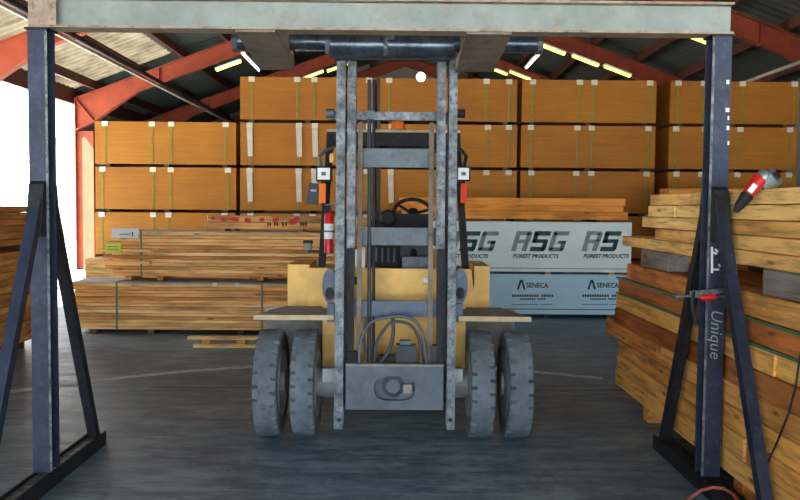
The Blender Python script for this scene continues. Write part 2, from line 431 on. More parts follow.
# ================================================================== PANEL WALL AT THE BACK
D = 15.0; UW, UD, UH, PITCHZ = 2.44, 1.22, 0.755, 0.8135
cols = [(95.5, 236, 4, [104, 154, 170.5, 226.5], 'leftmost back stack'),
        (240, 374.5, 5, [250, 298, 314, 367], 'back stack left of the mast'),
        (380, 516, 5, [390, 441, 487, 507], 'back stack behind the mast'),
        (520.5, 654, 5, [529.5, 577, 592, 647], 'back stack right of the mast'),
        (668, 795, 5, [676, 702, 738, 789], 'rightmost back stack')]
rown = {4: ['bottom', 'third from top', 'second from top', 'top'], 5: ['bottom', 'fourth from top', 'third from top', 'second from top', 'top']}
for ci, (xa, xb, nr, straps, cdesc) in enumerate(cols):
    for r in range(nr):
        z0 = 0.0+r*PITCHZ; zb = z0+0.05; zt = zb+UH
        jx = random.uniform(-0.012, 0.012); jy = random.uniform(-0.02, 0.02)
        X0 = P(xa, 208, D).x+jx; X1 = P(xb, 208, D).x+jx
        t = thing('panel_bundle', 'brown strapped panel bundle, %s of the %s' % (rown[nr][r], cdesc), 'panel bundle', ((X0+X1)/2, D+UD/2, z0), 'strapped panel bundles at the back')
        MB().box((X0, D+jy, zb), (X1, D+jy+UD, zt)).build('panels', 'panel_brown', t, bevel=0.006)
        for f in (0.08, 0.5, 0.92):
            x = X0+(X1-X0)*f
            MB().box((x-0.045, D+jy+0.06, z0+0.001), (x+0.045, D+jy+UD-0.02, zb)).build('skid', 'skid_dark', t)
        for si, sx in enumerate(straps):
            x = P(sx, 208, D).x+jx+random.uniform(-0.03, 0.03)
            x = min(max(x, X0+0.05), X1-0.05)
            white = (ci == 1 and r in (2, 3)) or (ci == 2 and r == 2 and si == 0)
            MB().box((x-0.018, D+jy-0.006, zb), (x+0.018, D+jy, zt+0.004)).box((x-0.018, D+jy-0.006, zt), (x+0.018, D+jy+UD, zt+0.004)).build('strap', 'strap_olive', t)
            MB().box((x-0.055, D+jy-0.012, zt-0.085), (x+0.055, D+jy-0.002, zt+0.006)).box((x-0.055, D+jy-0.012, zt), (x+0.055, D+jy+0.06, zt+0.006)).build('corner_pad', 'pad_white', t)
            if white and not (r == 2 and si == 3):
                MB().prism([(x-0.05, zt-0.08), (x+0.05, zt-0.08), (x+0.06, zt-0.6), (x-0.03, zt-0.6)], 'Y', D+jy-0.016, D+jy-0.009).build('paper_strip', 'strap_white', t)

# ================================================================== WRAPPED LUMBER UNITS ON THE RIGHT
LET = {'R': [(0,0,.28,1),(.28,.80,.9,1),(.70,.48,1,.93),(.28,.40,.92,.58),(.64,0,.95,.42)],
       'S': [(0,.78,1.02,1),(0,.42,.28,.92),(0,.42,.95,.60),(.70,.08,.98,.55),(0,0,.92,.22)],
       'G': [(0,.05,.28,.95),(.06,.80,1.02,1),(.06,0,.92,.20),(.70,.05,.98,.52),(.48,.38,.98,.54)]}
def block_text(word, x, y, z, h, wd, gap, mats, parent, names='lettering'):
    for ch, mt in zip(word, mats):
        mb = MB()
        for (a, b, c, d) in LET[ch]:
            sh = 0.28
            q = [(x+a*wd+b*h*sh, z+b*h), (x+c*wd+b*h*sh, z+b*h), (x+c*wd+d*h*sh, z+d*h), (x+a*wd+d*h*sh, z+d*h)]
            mb.prism(q, 'Y', y-0.003, y)
        mb.build('letter', mt, parent); x += wd+gap
DW = 13.2
xr_ = P(632, 222, DW).x
zt_ = P(560, 222, DW).z; zm_ = P(560, 272, DW).z; zm2_ = P(560, 274.5, DW).z; zb_ = P(560, 314.5, DW).z
xl_ = xr_-3.66
u = thing('wrapped_lumber_unit', 'white plastic wrapped lumber unit with large RSG lettering, upper of two', 'lumber unit', ((xl_+xr_)/2, DW+0.6, zm_), 'wrapped lumber units')
MB().box((xl_, DW, zm_), (xr_, DW+1.2, zt_)).build('wrap', 'wrap_white', u, bevel=0.02)
for f in (0.1, 0.37, 0.64, 0.92):
    x = xl_+(xr_-xl_)*f
    MB().box((x-0.045, DW+0.05, zm2_), (x+0.045, DW+1.15, zm_)).build('skid', 'board', u)
for k in range(3):
    px = 512.0+70.5*(k-1) if k else 441.5
    a = P(px-1, 251, DW)
    hh = P(px, 231, DW).z-a.z; ww = 16.0*DW/F
    if a.x+3.4*ww > xr_+0.02:      # last one runs to the edge
        pass
    block_text('RSG' if k < 2 else 'RS', a.x, DW-0.001, a.z, hh, ww, 2.3*DW/F, ['print_grey', 'print_green', 'print_grey'] if True else None, u)
    b = P(px+2, 257.5, DW)
    text('lettering', 'FOREST PRODUCTS', (b.x-0.02, DW-0.003, b.z), 0.081, 'print_green', u, shear=0.25, bold=0.003, sx=1.0)
MB().box((xl_, DW-0.004, zm_+0.05), (xr_-0.02, DW-0.001, zm_+0.062)).build('printed_line', 'print_grey', u)
u2 = thing('wrapped_lumber_unit', 'pale blue plastic wrapped lumber unit with small SENECA print, lower of two', 'lumber unit', ((xl_+xr_)/2, DW+0.6, 0), 'wrapped lumber units')
MB().box((xl_+0.05, DW+0.02, zb_), (xr_-0.05, DW+1.18, zm2_)).build('wrap', 'wrap_blue', u2, bevel=0.02)
for f in (0.1, 0.37, 0.64, 0.92):
    x = xl_+(xr_-xl_)*f
    MB().box((x-0.045, DW+0.10, 0.0), (x+0.045, DW+1.15, zb_)).build('skid', 'skid_dark', u2)
for k in range(3):
    px = 518+70.5*(k-1)
    yy = DW+0.018
    a, b = P(px, 289, DW), P(px+7, 280.5, DW)
    mb = MB()
    for (xa, xb2) in ((0, 3.2), (6.8, 3.9)):
        q0 = P(px+xa, 289.5, DW); q1 = P(px+xb2, 280, DW)
        mb.bar((q0.x, yy-0.002, q0.z), (q1.x, yy-0.002, q1.z), 0.004, 0.03, up=(1, 0, 0))
    mb.build('emblem', 'print_dark', u2)
    c = P(px+8.5, 287.5, DW)
    text('lettering', 'SENECA', (c.x, yy-0.001, c.z), 0.105, 'print_dark', u2, bold=0.003, sx=0.92)
    for (x0, x1, y0, hgt, words) in ((-6, 36, 297, 0.038, 17), (2, 28, 300, 0.026, 13), (-6, 35, 305, 0.012, 20)):
        mb = MB(); step = (x1-x0)/words
        for i in range(words):
            if i == words*2//3: continue
            q = P(px+x0+i*step, y0, DW); mb.box((q.x, yy-0.003, q.z), (q.x+step*DW/F*0.72, yy, q.z+hgt))
        tag(mb.build('print_line', 'print_dark', u2), kind='stuff')
MB().box((xl_+0.07, yy-0.002, zb_+0.075), (xr_-0.07, yy, zb_+0.087)).build('printed_line', 'print_dark', u2)
# orange beams lying on the wrapped units
zc = zt_
sticks = []
for f in (0.12, 0.5, 0.86):
    x = xl_+(xr_-xl_)*f
    tag(plank('wood_spacer', (x, DW+0.6, zt_+0.02), (1.0, 0.07, 0.04), 'skid_dark', None, math.pi/2), 'dark wood spacer crosswise on the white wrapped unit, %s' % {0.12: 'hidden side', 0.5: 'middle one', 0.86: 'right end'}[f], 'spacer', 'spacers under the orange beams')
zc = zt_+0.041
for r, (hh, xe) in enumerate(((0.125, 628.5), (0.095, 624), (0.115, 625.5))):
    for c in range(3):
        xe_ = P(xe-c*1.5, 208, DW).x; L = 3.55
        tag(plank('wood_beam', (xe_-L/2, DW+0.16+c*0.31, zc+hh/2), (L, 0.30, hh), 'beam_orange'),
            'smooth orange wood beam on the white wrapped unit, %s layer, %s' % (('bottom', 'middle', 'top')[r], ('front', 'centre', 'back')[c]), 'beam', 'orange beams on the wrapped units')
    zc += hh+0.001

# ================================================================== LUMBER BUNDLES
def bundle_x(name, label, x0, x1, y, z0, rows, h, ndeep, wdt, mat, jit=0.03, group=None, cat='lumber bundle'):
    t = thing(name, label, cat, ((x0+x1)/2, y+ndeep*wdt/2, z0), group)
    for r in range(rows):
        for c in range(ndeep):
            a = x0+random.choice((0, 0, jit*0.3, jit, -jit)); L = x1-x0
            plank('board', (a+L/2, y+wdt*(c+0.5)+(random.choice((-0.006, 0, 0.006, 0.012, 0.020)) if c == 0 else 0), z0+h*(r+0.5)), (L, wdt-0.002, h-0.004), mat, t)
    return t
def bundle_y(name, label, x, y0s, y1, z0, rows, h, nac, wdt, mat, joints=None, group=None, sgn=1, pale=()):
    t = thing(name, label, 'lumber bundle', (x+sgn*nac*wdt/2, (y0s[0]+(y1[0] if isinstance(y1, list) else y1))/2, z0), group)
    for r in range(rows):
        for c in range(nac):
            far = y1[r % len(y1)] if isinstance(y1, list) else y1+random.choice((0, 0, 0.04, -0.05))
            near = y0s[0]
            segs = [(near, far)]
            if joints and joints[r % len(joints)]:
                j = joints[r % len(joints)]+ (random.uniform(-0.6, 0.6) if c else 0)
                segs = [(near, j-0.004), (j+0.004, far)]
            for (a, b) in segs:
                dx = random.choice((0, 0.004, 0.008, 0.012)) if c == 0 else 0.004
                plank('timber', (x+sgn*(wdt*(c+0.5)+dx), (a+b)/2, z0+h*(r+0.5)), (round(b-a, 2), wdt-0.006, h-0.005), pale[r] if r < len(pale) else mat, t, math.pi/2)
    return t
# --- left, lying across the view
DB = 11.2
zb = P(180, 330, DB).z; ztp = P(180, 284, DB).z
x0 = P(72, 300, DB).x
rows = 14; h = (ztp-zb)/rows
b1 = bundle_x('lumber_bundle', 'wide low lumber bundle with green strap and grey top, left of the forklift', x0, x0+3.75, DB, zb, rows, h, 6, 0.14, 'board', 0.03)
MB().box((x0-0.03, DB-0.012, ztp+0.001), (x0+3.76, DB+0.85, ztp+0.012)).build('cover_sheet', 'paper_grey', b1)
def vstrap(parent, x, y, za, zb_, mat='strap_green', wd=0.022):
    return MB().box((x-wd/2, y-0.014, za), (x+wd/2, y-0.009, zb_)).box((x-wd/2, y-0.014, zb_-0.004), (x+wd/2, y+0.8, zb_)).build('strap', mat, parent)
vstrap(b1, P(117, 300, DB).x, DB-0.002, zb, ztp+0.018)
vstrap(b1, P(262, 300, DB).x, DB-0.002, zb, ztp+0.018)
for px in (224, 203):
    q = P(px-13 if px == 203 else px-13, 283, DB)
for px in (215, 237):
    q = P(px, 283, DB); MB().box((q.x-0.03, DB-0.018, ztp-0.03), (q.x+0.03, DB-0.012, ztp+0.02)).build('corner_pad', 'pad_white', b1)
for i, px in enumerate((92, 150, 240, 330)):
    x = P(px, 330, DB).x
    tag(plank('wood_dunnage', (x, DB+0.44, zb/2), (0.80, 0.09, zb-0.002), 'skid_dark', None, math.pi/2), 'short dark dunnage block under the low lumber bundle, number %s from the left' % ('one', 'two', 'three', 'four')[i], 'dunnage', 'dunnage under the low lumber bundle')
# second bundle on top of it
DB2 = 11.5
z2 = ztp+0.075; z2t = P(200, 232, DB2).z
for i, px in enumerate((128, 160, 260, 330)):
    x = P(px, 280, DB2).x
    tag(plank('wood_spacer', (x, DB2+0.26, ztp+0.0185+0.0280), (0.5, 0.09, 0.0555), 'board_dark', None, math.pi/2), 'brown spacer block between the two left lumber bundles, number %s from the left' % ('one', 'two', 'three', 'four')[i], 'spacer', 'spacers between the left lumber bundles')
x2 = P(112, 250, DB2).x
rows = 13; h = (z2t-z2)/rows
b2 = bundle_x('lumber_bundle', 'knotty lumber bundle with white and yellow tags, stacked upon the low bundle', x2, x2+3.3, DB2, z2, rows, h, 4, 0.14, 'board', 0.10)
MB().box((x2-0.02, DB2-0.012, z2t+0.001), (x2+3.3, DB2+0.58, z2t+0.012)).build('cover_sheet', 'paper_grey', b2)
vstrap(b2, P(141.5, 250, DB2).x, DB2-0.004, z2, z2t+0.018)
q0, q1 = P(112, 238, DB2), P(139, 228.5, DB2)
tg = MB().box((q0.x, DB2-0.024, q0.z), (q1.x, DB2-0.014, q1.z)).build('paper_tag', 'white_paint', b2)
MB().box((q0.x+0.11, DB2-0.026, q0.z+0.05), (q0.x+0.26, DB2-0.024, q0.z+0.062)).box((q0.x+0.28, DB2-0.026, q0.z+0.03), (q0.x+0.30, DB2-0.024, q0.z+0.09)).build('tag_print', 'blue_grey', tg)
q0, q1 = P(109, 253, DB2), P(124, 242.5, DB2)
tg = MB().box((q0.x, DB2-0.13, q0.z), (q1.x, DB2-0.12, q1.z)).build('tag', 'tag_yellow', b2)
MB().box((q0.x+0.02, DB2-0.132, q0.z+0.09), (q0.x+0.16, DB2-0.13, q0.z+0.10)).box((q0.x+0.02, DB2-0.132, q0.z+0.05), (q0.x+0.18, DB2-0.13, q0.z+0.058)).build('tag_print', 'strap_green', tg)
for px, py in ((101, 250), (104, 256), (100, 262)):      # ragged board ends left of the tag
    q = P(px, py, DB2-0.06); plank('board', (q.x+0.35, DB2-0.07, q.z), (0.7, 0.09, 0.035), 'board', b2)
# timbers with red spray on top
x3 = P(206, 220, DB2).x; z3 = z2t+0.045; z3t = P(240, 215.5, DB2).z
for i, px in enumerate((222, 300)):
    x = P(px, 230, DB2).x
    tag(plank('wood_spacer', (x, DB2+0.22, z2t+0.012+0.0155), (0.4, 0.08, 0.030), 'board_dark', None, math.pi/2), 'thin spacer under the red-marked timbers, %s one' % ('left', 'right')[i], 'spacer', 'spacers under the red-marked timbers')
b3 = bundle_x('lumber_bundle', 'short flat bundle of timbers with red spray marks, topmost left of the forklift', x3, x3+2.3, DB2, z3, 2, (z3t-z3)/2, 3, 0.15, 'board', 0.02)
for px, py, rx, ry in ((213, 218, 3, 2), (224, 219, 5, 2.5), (235, 219, 6, 2.8), (248, 220, 4, 3), (262, 219.5, 3, 2.5), (276, 220, 4, 3), (293, 221.5, 5, 3.6), (297, 219, 3, 2)):
    c = P(px, py, DB2); n = 11
    pts = [(c.x+math.cos(2*math.pi*k/n)*rx*0.0138*random.uniform(0.6, 1.1), c.z+math.sin(2*math.pi*k/n)*ry*0.0138*random.uniform(0.6, 1.1)) for k in range(n)]
    MB().prism(pts, 'Y', DB2-0.010, DB2-0.0065).build('spray_mark', 'red_spray', b3)
mb = MB()
for px in (268, 270.5, 275, 277.5, 283, 286, 301, 303.5, 306):
    c = P(px, 224.5, DB2); mb.box((c.x-0.012, DB2-0.010, c.z-0.02), (c.x+0.010, DB2-0.0065, c.z+0.03))
tag(mb.build('stamp_print', 'skid_dark', b3), kind='stuff')
# small fresh bundle peeking out behind on the left
q = P(85, 278, 12.6); q1 = P(97, 258.5, 12.6)
b4 = bundle_x('lumber_bundle', 'stack of fresh pale yellow boards behind the left lumber, sunlit end', q.x, q.x+1.2, 12.6, q.z, 4, (q1.z-q.z)/4, 3, 0.14, 'board_fresh', 0.02)
bundle_x('lumber_bundle', 'pale lumber bundle on the floor carrying the fresh yellow boards', q.x-0.02, q.x+2.4, 12.6, 0.0, 12, (q.z-0.002)/12, 3, 0.14, 'board', 0.02)
# low two-board skid on the floor in front
a, b = G(192, 347.5), G(190, 347.5)
ys_ = a.y
t = thing('wood_skid', 'low skid of two boards with spacer blocks on the floor by the left tyre', 'skid', (a.x+0.55, ys_, 0))
plank('board', (a.x+0.62, ys_+0.02, 0.022), (1.20, 0.10, 0.042), 'board_fresh', t)
plank('board', (a.x+0.60, ys_+0.02, 0.122), (1.30, 0.10, 0.042), 'board_fresh', t)
for dx in (0.12, 0.55, 0.95): plank('block', (a.x+dx+0.06, ys_+0.02, 0.072), (0.10, 0.09, 0.056), 'board_dark', t)

# --- left edge, running away from the camera
XS = -4.42
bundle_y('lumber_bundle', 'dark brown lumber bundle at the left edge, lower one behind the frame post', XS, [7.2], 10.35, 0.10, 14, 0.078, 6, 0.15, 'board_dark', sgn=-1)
for i, y in enumerate((7.6, 9.0, 10.0)):
    tag(plank('wood_dunnage', (XS-0.48, y, 0.05), (0.82, 0.09, 0.098), 'skid_dark'), 'dark dunnage block under the left edge lumber, %s one' % ('nearest', 'middle', 'farthest')[i], 'dunnage', 'dunnage under the left edge lumber')
    tag(plank('wood_spacer', (XS-0.48, y, 1.192+0.034), (0.82, 0.09, 0.066), 'skid_dark'), 'dark spacer between the left edge lumber bundles, %s one' % ('nearest', 'middle', 'farthest')[i], 'spacer', 'spacers in the left edge lumber')
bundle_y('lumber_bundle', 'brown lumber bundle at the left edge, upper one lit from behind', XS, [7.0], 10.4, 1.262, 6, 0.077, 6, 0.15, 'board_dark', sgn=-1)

# --- right side, big timbers running away from the camera
XF = 2.035
far = [7.60, 7.52, 7.5, 7.95, 7.62, 7.58, 7.55, 7.28]
rb = bundle_y('timber_stack', 'tall stack of heavy orange timbers with green straps beside the right frame leg', XF, [2.6], far, 0.13, 8, 0.1425, 8, 0.142, 'timber', joints=[5.6, 4.75, None, 6.3, 5.0, 4.4, None, 5.7], pale=['timber_gold', 'timber', 'timber_gold', 'timber', 'timber_red', 'timber_gold', 'timber_red', 'timber'])
rb['category'] = 'timber stack'
for z in (1.112, 0.975):
    MB().box((XF-0.006, 2.7, z), (XF-0.002, 7.56, z+0.016)).build('strap', 'strap_green', rb)
for i, y in enumerate((3.0, 4.9, 6.75)):
    tag(plank('wood_dunnage', (XF+0.60, y, 0.064), (1.12, 0.14, 0.128), 'timber'), 'square dunnage block under the tall timber stack, %s one' % ('nearest', 'middle', 'farthest')[i], 'dunnage', 'dunnage under the timber stack')
ZL = 0.13+8*0.1425
tag(plank('grey_timber', (XF+0.10, 6.56, ZL+0.0725+0.003), (0.70, 0.16, 0.143), 'grey_timber', None, math.pi/2), 'weathered grey timber spacer at the far end between the right stacks', 'timber', 'grey timbers between the right stacks')
tag(plank('grey_timber', (XF+0.10, 3.96, ZL+0.0725+0.003), (1.30, 0.16, 0.143), 'grey_timber', None, math.pi/2), 'thick weathered grey timber between the right stacks, near the frame leg', 'timber', 'grey timbers between the right stacks')
tag(plank('wood_spacer', (XF+0.82, 4.9, ZL+0.0725+0.003), (3.2, 0.16, 0.143), 'skid_dark', None, math.pi/2), 'long timber coloured dark as shade, deep between the right stacks', 'spacer')  # dark colour stands in for the shade deep in the gap
ZU = ZL+0.149
ub = bundle_y('timber_stack', 'upper stack of pale square timbers lying on grey timbers at the right', XF, [2.4], [7.42, 6.52, 6.86, 6.68, 6.66], ZU, 5, 0.0885, 11, 0.0905, 'timber_pale', joints=[6.75, 5.95, 5.6, 6.05, 5.75])
ub['category'] = 'timber stack'
ztop = ZU+5*0.0885
q = P(669, 188, 13.3)
bundle_x('lumber_bundle', 'tall reddish lumber bundle peeking out above the pale timber stack', q.x, q.x+2.6, 13.3, 0.0, 14, q.z/14, 3, 0.18, 'beam_orange', 0.02)

# ================================================================== GANTRY FRAME
GY = 5.08
XLp, XRp = -2.145, 1.955
gt = thing('portal_frame', 'dark steel portal frame with grey crossbeam resting on the raised forks', 'frame', ((XLp+XRp)/2, GY, 0))
BZ0 = P(395, 30.5, GY-0.07).z; BZ1 = BZ0+0.188
xa, xb = P(33, 15, GY).x, P(730, 15, GY).x
mb = MB()
mb.box((xa, GY-0.012, BZ0+0.012), (xb, GY+0.012, BZ1-0.012))
bm_ = mb.build('beam_web', 'beam_paint', gt)
MB().box((xa, GY-0.07, BZ0), (xb, GY+0.07, BZ0+0.014)).build('lower_flange', 'rusty_flange', gt, bevel=0.002)
MB().box((xa, GY-0.07, BZ1-0.014), (xb, GY+0.07, BZ1)).build('upper_flange', 'rusty_flange', gt, bevel=0.002)
MB().box((xa, GY-0.068, BZ0+0.014), (xa+0.165, GY-0.055, BZ1-0.014)).build('end_plate', 'rusty_flange', gt)
FH = 0.10
for sgn, xp in ((-1, XLp), (1, XRp)):
    wd = 0.115
    mb = MB()                                         # H section: two flanges front and back, web between
    x0, x1 = xp-wd/2, xp+wd/2
    mb.box((x0, GY-0.06, FH), (x1, GY-0.048, BZ0-0.012)).box((x0, GY+0.048, FH), (x1, GY+0.06, BZ0-0.012)).box((xp-0.006, GY-0.05, FH), (xp+0.006, GY+0.05, BZ0-0.012))
    post = mb.build('post', 'steel_blue', gt)
    lx = x1-0.012 if sgn < 0 else x0-0.003
    MB().box((lx, GY-0.064, FH+0.01), (lx+0.015, GY-0.0602, BZ0-0.02)).build('weld_edge', 'steel_scuffed', post)
    MB().box((x0-0.012, GY-0.075, BZ0-0.013), (x1+0.012, GY+0.075, BZ0-0.0005)).build('cap_plate', 'steel_black', gt)
    # foot: channel along Y
    ya, yb = 4.10, 5.98
    mb = MB().box((xp-0.056, ya, 0.0), (xp+0.056, yb, 0.012)).box((xp-0.056, ya, 0.012), (xp-0.044, yb, FH)).box((xp+0.044, ya, 0.012), (xp+0.056, yb, FH))
    MB().box((xp-0.0435, ya+0.01, FH-0.03), (xp+0.0435, yb-0.01, FH-0.018)).build('foot_plate', 'steel_scuffed' if sgn < 0 else 'steel_black', gt)
    mb.build('foot', 'steel_black', gt)
    for k, (yy, s) in enumerate(((yb-0.10, 1), (ya+0.10, -1))):
        a = Vector((xp, yy, FH-0.016)); b = Vector((xp, GY+s*0.075, 1.80))
        mat = 'steel_black' if s > 0 else 'steel_blue'
        MB().bar(a, b, 0.075, 0.016, up=(0, 1, 0)).bar(a+Vector((0.032*-sgn, 0, 0)), b+Vector((0.032*-sgn, 0, 0)), 0.010, 0.065, up=(0, 1, 0)).build('brace', mat, gt)
        MB().prism([(GY+s*0.06, 1.55), (GY+s*0.15, 1.55), (GY+s*0.10, 1.86), (GY+s*0.06, 1.88)], 'X', xp-0.045, xp+0.045).build('gusset', 'steel_black', gt)
# worn bright patch plate on the left foot and weld bead on the right
# writing on the right post
def hand(strokes, mat, parent, y, wd=0.012, name='lettering'):
    mb = MB()
    for (a, b) in strokes:
        p, q = P(*a, y), P(*b, y); mb.bar(p, q, wd, 0.003, up=(0, 1, 0))
    return mb.build(name, mat, parent)
yw = GY-0.0625
hand([((712, 247), (712, 273)), ((712, 252), (717, 254)), ((712, 269.5), (719, 269.5)), ((719, 264), (720, 267)), ((715, 249), (718, 252))], 'white_paint', gt, yw, 0.013)
tq = P(714.0, 309, yw)
text('lettering', 'Unique', (tq.x-0.016, yw, tq.z), 0.105, 'print_grey', gt, rot=(math.pi/2, math.pi/2, 0), shear=0.25, bold=-0.0008)
mb = MB()
for py, wd in ((82, 5), (110, 7), (118, 3), (128, 5), (143, 3)):
    q = P(729.0, py, GY-0.062); mb.box((q.x-wd*0.003, GY-0.064, q.z-0.012), (q.x+0.001, GY-0.0602, q.z+0.012))
mb.build('paint_drip', 'white_paint', gt)

# clamp on the right leg
cy = GY-0.15
ck = P(713, 294, cy)
c = thing('bar_clamp', 'steel bar clamp with red jaw fastened across the right frame leg', 'clamp', (ck.x, cy, ck.z))
MB().bar(P(690, 293.5, cy), P(736, 289.8, cy), 0.012, 0.030).build('clamp_bar', 'steel_scuffed', c)
MB().tube([P(700, 297.5, cy), P(703, 297.5, cy), P(713, 297, cy), P(716, 297, cy)], [0.014, 0.02, 0.02, 0.014], 10).build('clamp_handle', 'red_paint', c, smooth=True)
MB().tube([P(716, 297, cy), P(731, 296, cy)], 0.008, 8).build('clamp_screw', 'steel_scuffed', c)
MB().tube([P(674, 296.5, cy), P(690, 296, cy), P(700, 297, cy)], 0.007, 8).tube([P(673, 296.5, cy), P(677, 296.5, cy)], 0.015, 8).build('clamp_rod', 'steel_scuffed', c)
MB().tube([P(693, 291, cy), P(692, 300, cy), P(693, 312, cy), P(697, 325, cy)], 0.015, 8).build('clamp_jaw', 'steel_black', c, smooth=True)

# angle grinder leaning over the stack edge
gy = 4.58
g = thing('angle_grinder', 'red angle grinder with silver head and black grip leaning on the pale timber stack', 'grinder', P(752, 195, gy))
p = [P(735.5, 212, gy), P(739, 206, gy), P(747, 196, gy), P(748.5, 193.5, gy)]
MB().tube(p, [0.013, 0.026, 0.036, 0.030], 12).build('grip', 'black_plastic', g, smooth=True)
p = [P(747.5, 195, gy), P(749, 192.5, gy), P(755, 185, gy), P(759.5, 180, gy), P(761, 178.5, gy)]
bo = MB().tube(p, [0.030, 0.034, 0.037, 0.044, 0.040], 14).build('motor_housing', 'red_paint', g, smooth=True)
MB().bar(P(749.5, 192, gy-0.036), P(755.5, 184.5, gy-0.040), 0.030, 0.008, up=(0, 1, 0)).build('name_plate', 'white_paint', bo)
p = [P(760, 179.5, gy), P(763, 177, gy), P(768, 177.5, gy), P(771, 180, gy)]
MB().tube(p, [0.040, 0.044, 0.044, 0.030], 12).build('gear_head', 'tool_silver', g, smooth=True)
a = P(764, 174, gy); b = P(771.5, 184, gy); ax = Vector((0.55, -0.6, 0.55)).normalized()
cc = P(769, 180.5, gy)
MB().tube([cc-ax*0.03, cc+ax*0.045], 0.052, 20).build('disc_guard', 'tool_silver', g)
MB().tube([cc+ax*0.046, cc+ax*0.062], 0.020, 12).build('spindle_nut', 'black_plastic', g)
MB().tube([P(762, 176, gy), P(764, 172.5, gy)], 0.014, 8).build('lock_button', 'black_plastic', g)

# cord along the stack, red hose on the floor
xc = XF-0.012
pts = [PXP(803, 340, xc), PXP(799, 362, xc), PXP(796, 385, xc), PXP(789, 412, xc), PXP(778, 440, xc), PXP(768, 462, xc)]
pts += [Vector((xc-0.005, pts[-1].y+0.10, 0.12))]
MBc = MB().tube(pts, 0.0055, 8)
tag(MBc.build('power_cord', 'pipe_dark', smooth=True), 'thin dark cord hanging down the face of the right timber stack', 'cord')
pts = [G(682, 508, 0.012), G(691, 497, 0.05), G(701, 490.5, 0.10), G(712, 487.5, FH+0.012), G(724, 488.5, FH+0.012), G(733, 494, FH+0.012), G(741, 505, FH+0.012)]
tag(MB().tube(pts, 0.010, 8).build('air_hose', 'hose_red', smooth=True), 'dull red hose looping on the floor by the right frame foot', 'hose')

# ================================================================== FORKLIFT
fk = thing('forklift', 'yellow forklift with dual front tyres and raised mast, facing the camera', 'forklift', (0, 6.29, 0))
AX = 6.29; TR = 0.402
def tyre(x):
    n = 200
    def sh(k, base, cut): return base-cut if (k % 8 == 0) else base
    hw = 0.087
    prof = [(-hw+0.006, TR-0.15), (-hw, TR-0.10), (-hw, lambda k: sh(k, TR-0.014, 0.030)), (-hw+0.008, lambda k: sh(k, TR-0.003, 0.034)), (-0.050, lambda k: sh(k, TR, 0.028)), (-0.044, TR),
            (0.044, TR), (0.050, lambda k: sh(k+4, TR, 0.028)), (hw-0.008, lambda k: sh(k+4, TR-0.003, 0.034)), (hw, lambda k: sh(k+4, TR-0.014, 0.030)), (hw, TR-0.10), (hw-0.006, TR-0.15)]
    o = MB().lathe(prof, (x, AX, TR), 'X', n).build('tyre', 'rubber', fk)
    s = 1 if x < 0 else -1
    MB().lathe([(-0.09, 0.10), (-0.085, 0.255), (0.085, 0.255), (0.09, 0.235), (0.05, 0.21), (0.03, 0.10)], (x, AX, TR), 'X', 32).build('rim', 'rim_paint', o)
    MB().lathe([(-0.11, 0.0), (-0.11, 0.09), (0.11, 0.09), (0.11, 0.0)], (x, AX, TR), 'X', 20, False).build('wheel_hub', 'rim_paint', o)
    return o
for x in (-0.932, -0.662, 0.648, 0.925): tyre(x)
MB().lathe([(-0.60, 0.0), (-0.60, 0.10), (-0.42, 0.125), (0.42, 0.125), (0.60, 0.10), (0.60, 0.0)], (0, AX, TR), 'X', 24, False).build('front_axle', 'rim_paint', fk)
# ---- mast
MT = 0.045; MY = 5.90
def rail(x0, x1, z0, z1, y0, dep, name, wside):
    mb = MB().box((x0, y0, z0), (x1, y0+0.022, z1)).box((x0, y0+dep-0.022, z0), (x1, y0+dep, z1))
    xw = (x0, x0+0.024) if wside < 0 else (x1-0.024, x1)
    mb.box((xw[0], y0+0.022, z0), (xw[1], y0+dep-0.022, z1))
    return mb.tilt(MT).build(name, 'steel_scuffed', fk)
zb = P(340, 429, MY).z; ztop = P(340, 56, MY+0.12).z
zi = P(350, 248, MY+0.06).z
px = lambda x, y=250, d=MY+0.06: P(x, y, d).x
rail(px(335.3), px(344.2), zb, ztop, MY, 0.19, 'outer_rail', -1)
rail(px(448), px(456.2), zb, ztop, MY, 0.19, 'outer_rail', 1)
rail(px(346.6), px(354.6), zi, ztop, MY+0.005, 0.17, 'inner_rail', -1)
rail(px(436.4), px(444.6), zi, ztop, MY+0.005, 0.17, 'inner_rail', 1)
for a, b in ((356.5, 361), (429, 433.8)):
    MB().box((px(a), MY+0.12, 0.55), (px(b), MY+0.16, P(350, 120, 6.0).z)).tilt(MT).build('lift_cylinder_guide', 'fork_steel', fk)
for a, b in ((345, 353.5), (438, 447.5)):
    MB().box((px(a), MY+0.10, zb+0.16), (px(b), MY+0.17, zi+0.2)).tilt(MT).build('inner_channel', 'steel_black', fk)
def cross(x0, y0, x1, y1, d, dep, mat, name='crossmember', bevel=0.004):
    a, b = P(x0, y1, d), P(x1, y0, d)
    return MB().box((a.x, d, a.z), (b.x, d+dep, b.z)).build(name, mat, fk, bevel=bevel)
cross(330, 112.5, 461, 119.5, 6.22, 0.05, 'steel_scuffed', 'tie_bar')
for xx in (330, 461):
    q = P(xx, 113.5, 6.20); MB().tube([q+Vector((-0.03, 0, 0)), q+Vector((0.03, 0, 0))], 0.034, 12).build('tie_boss', 'steel_plate' if xx < 400 else 'black_plastic', fk)
cross(357, 149, 435, 167, 6.17, 0.04, 'steel_plate')
cross(357, 228, 436, 245, 6.14, 0.04, 'steel_plate')
cross(347, 301.5, 443, 316.5, 6.10, 0.04, 'blue_grey')
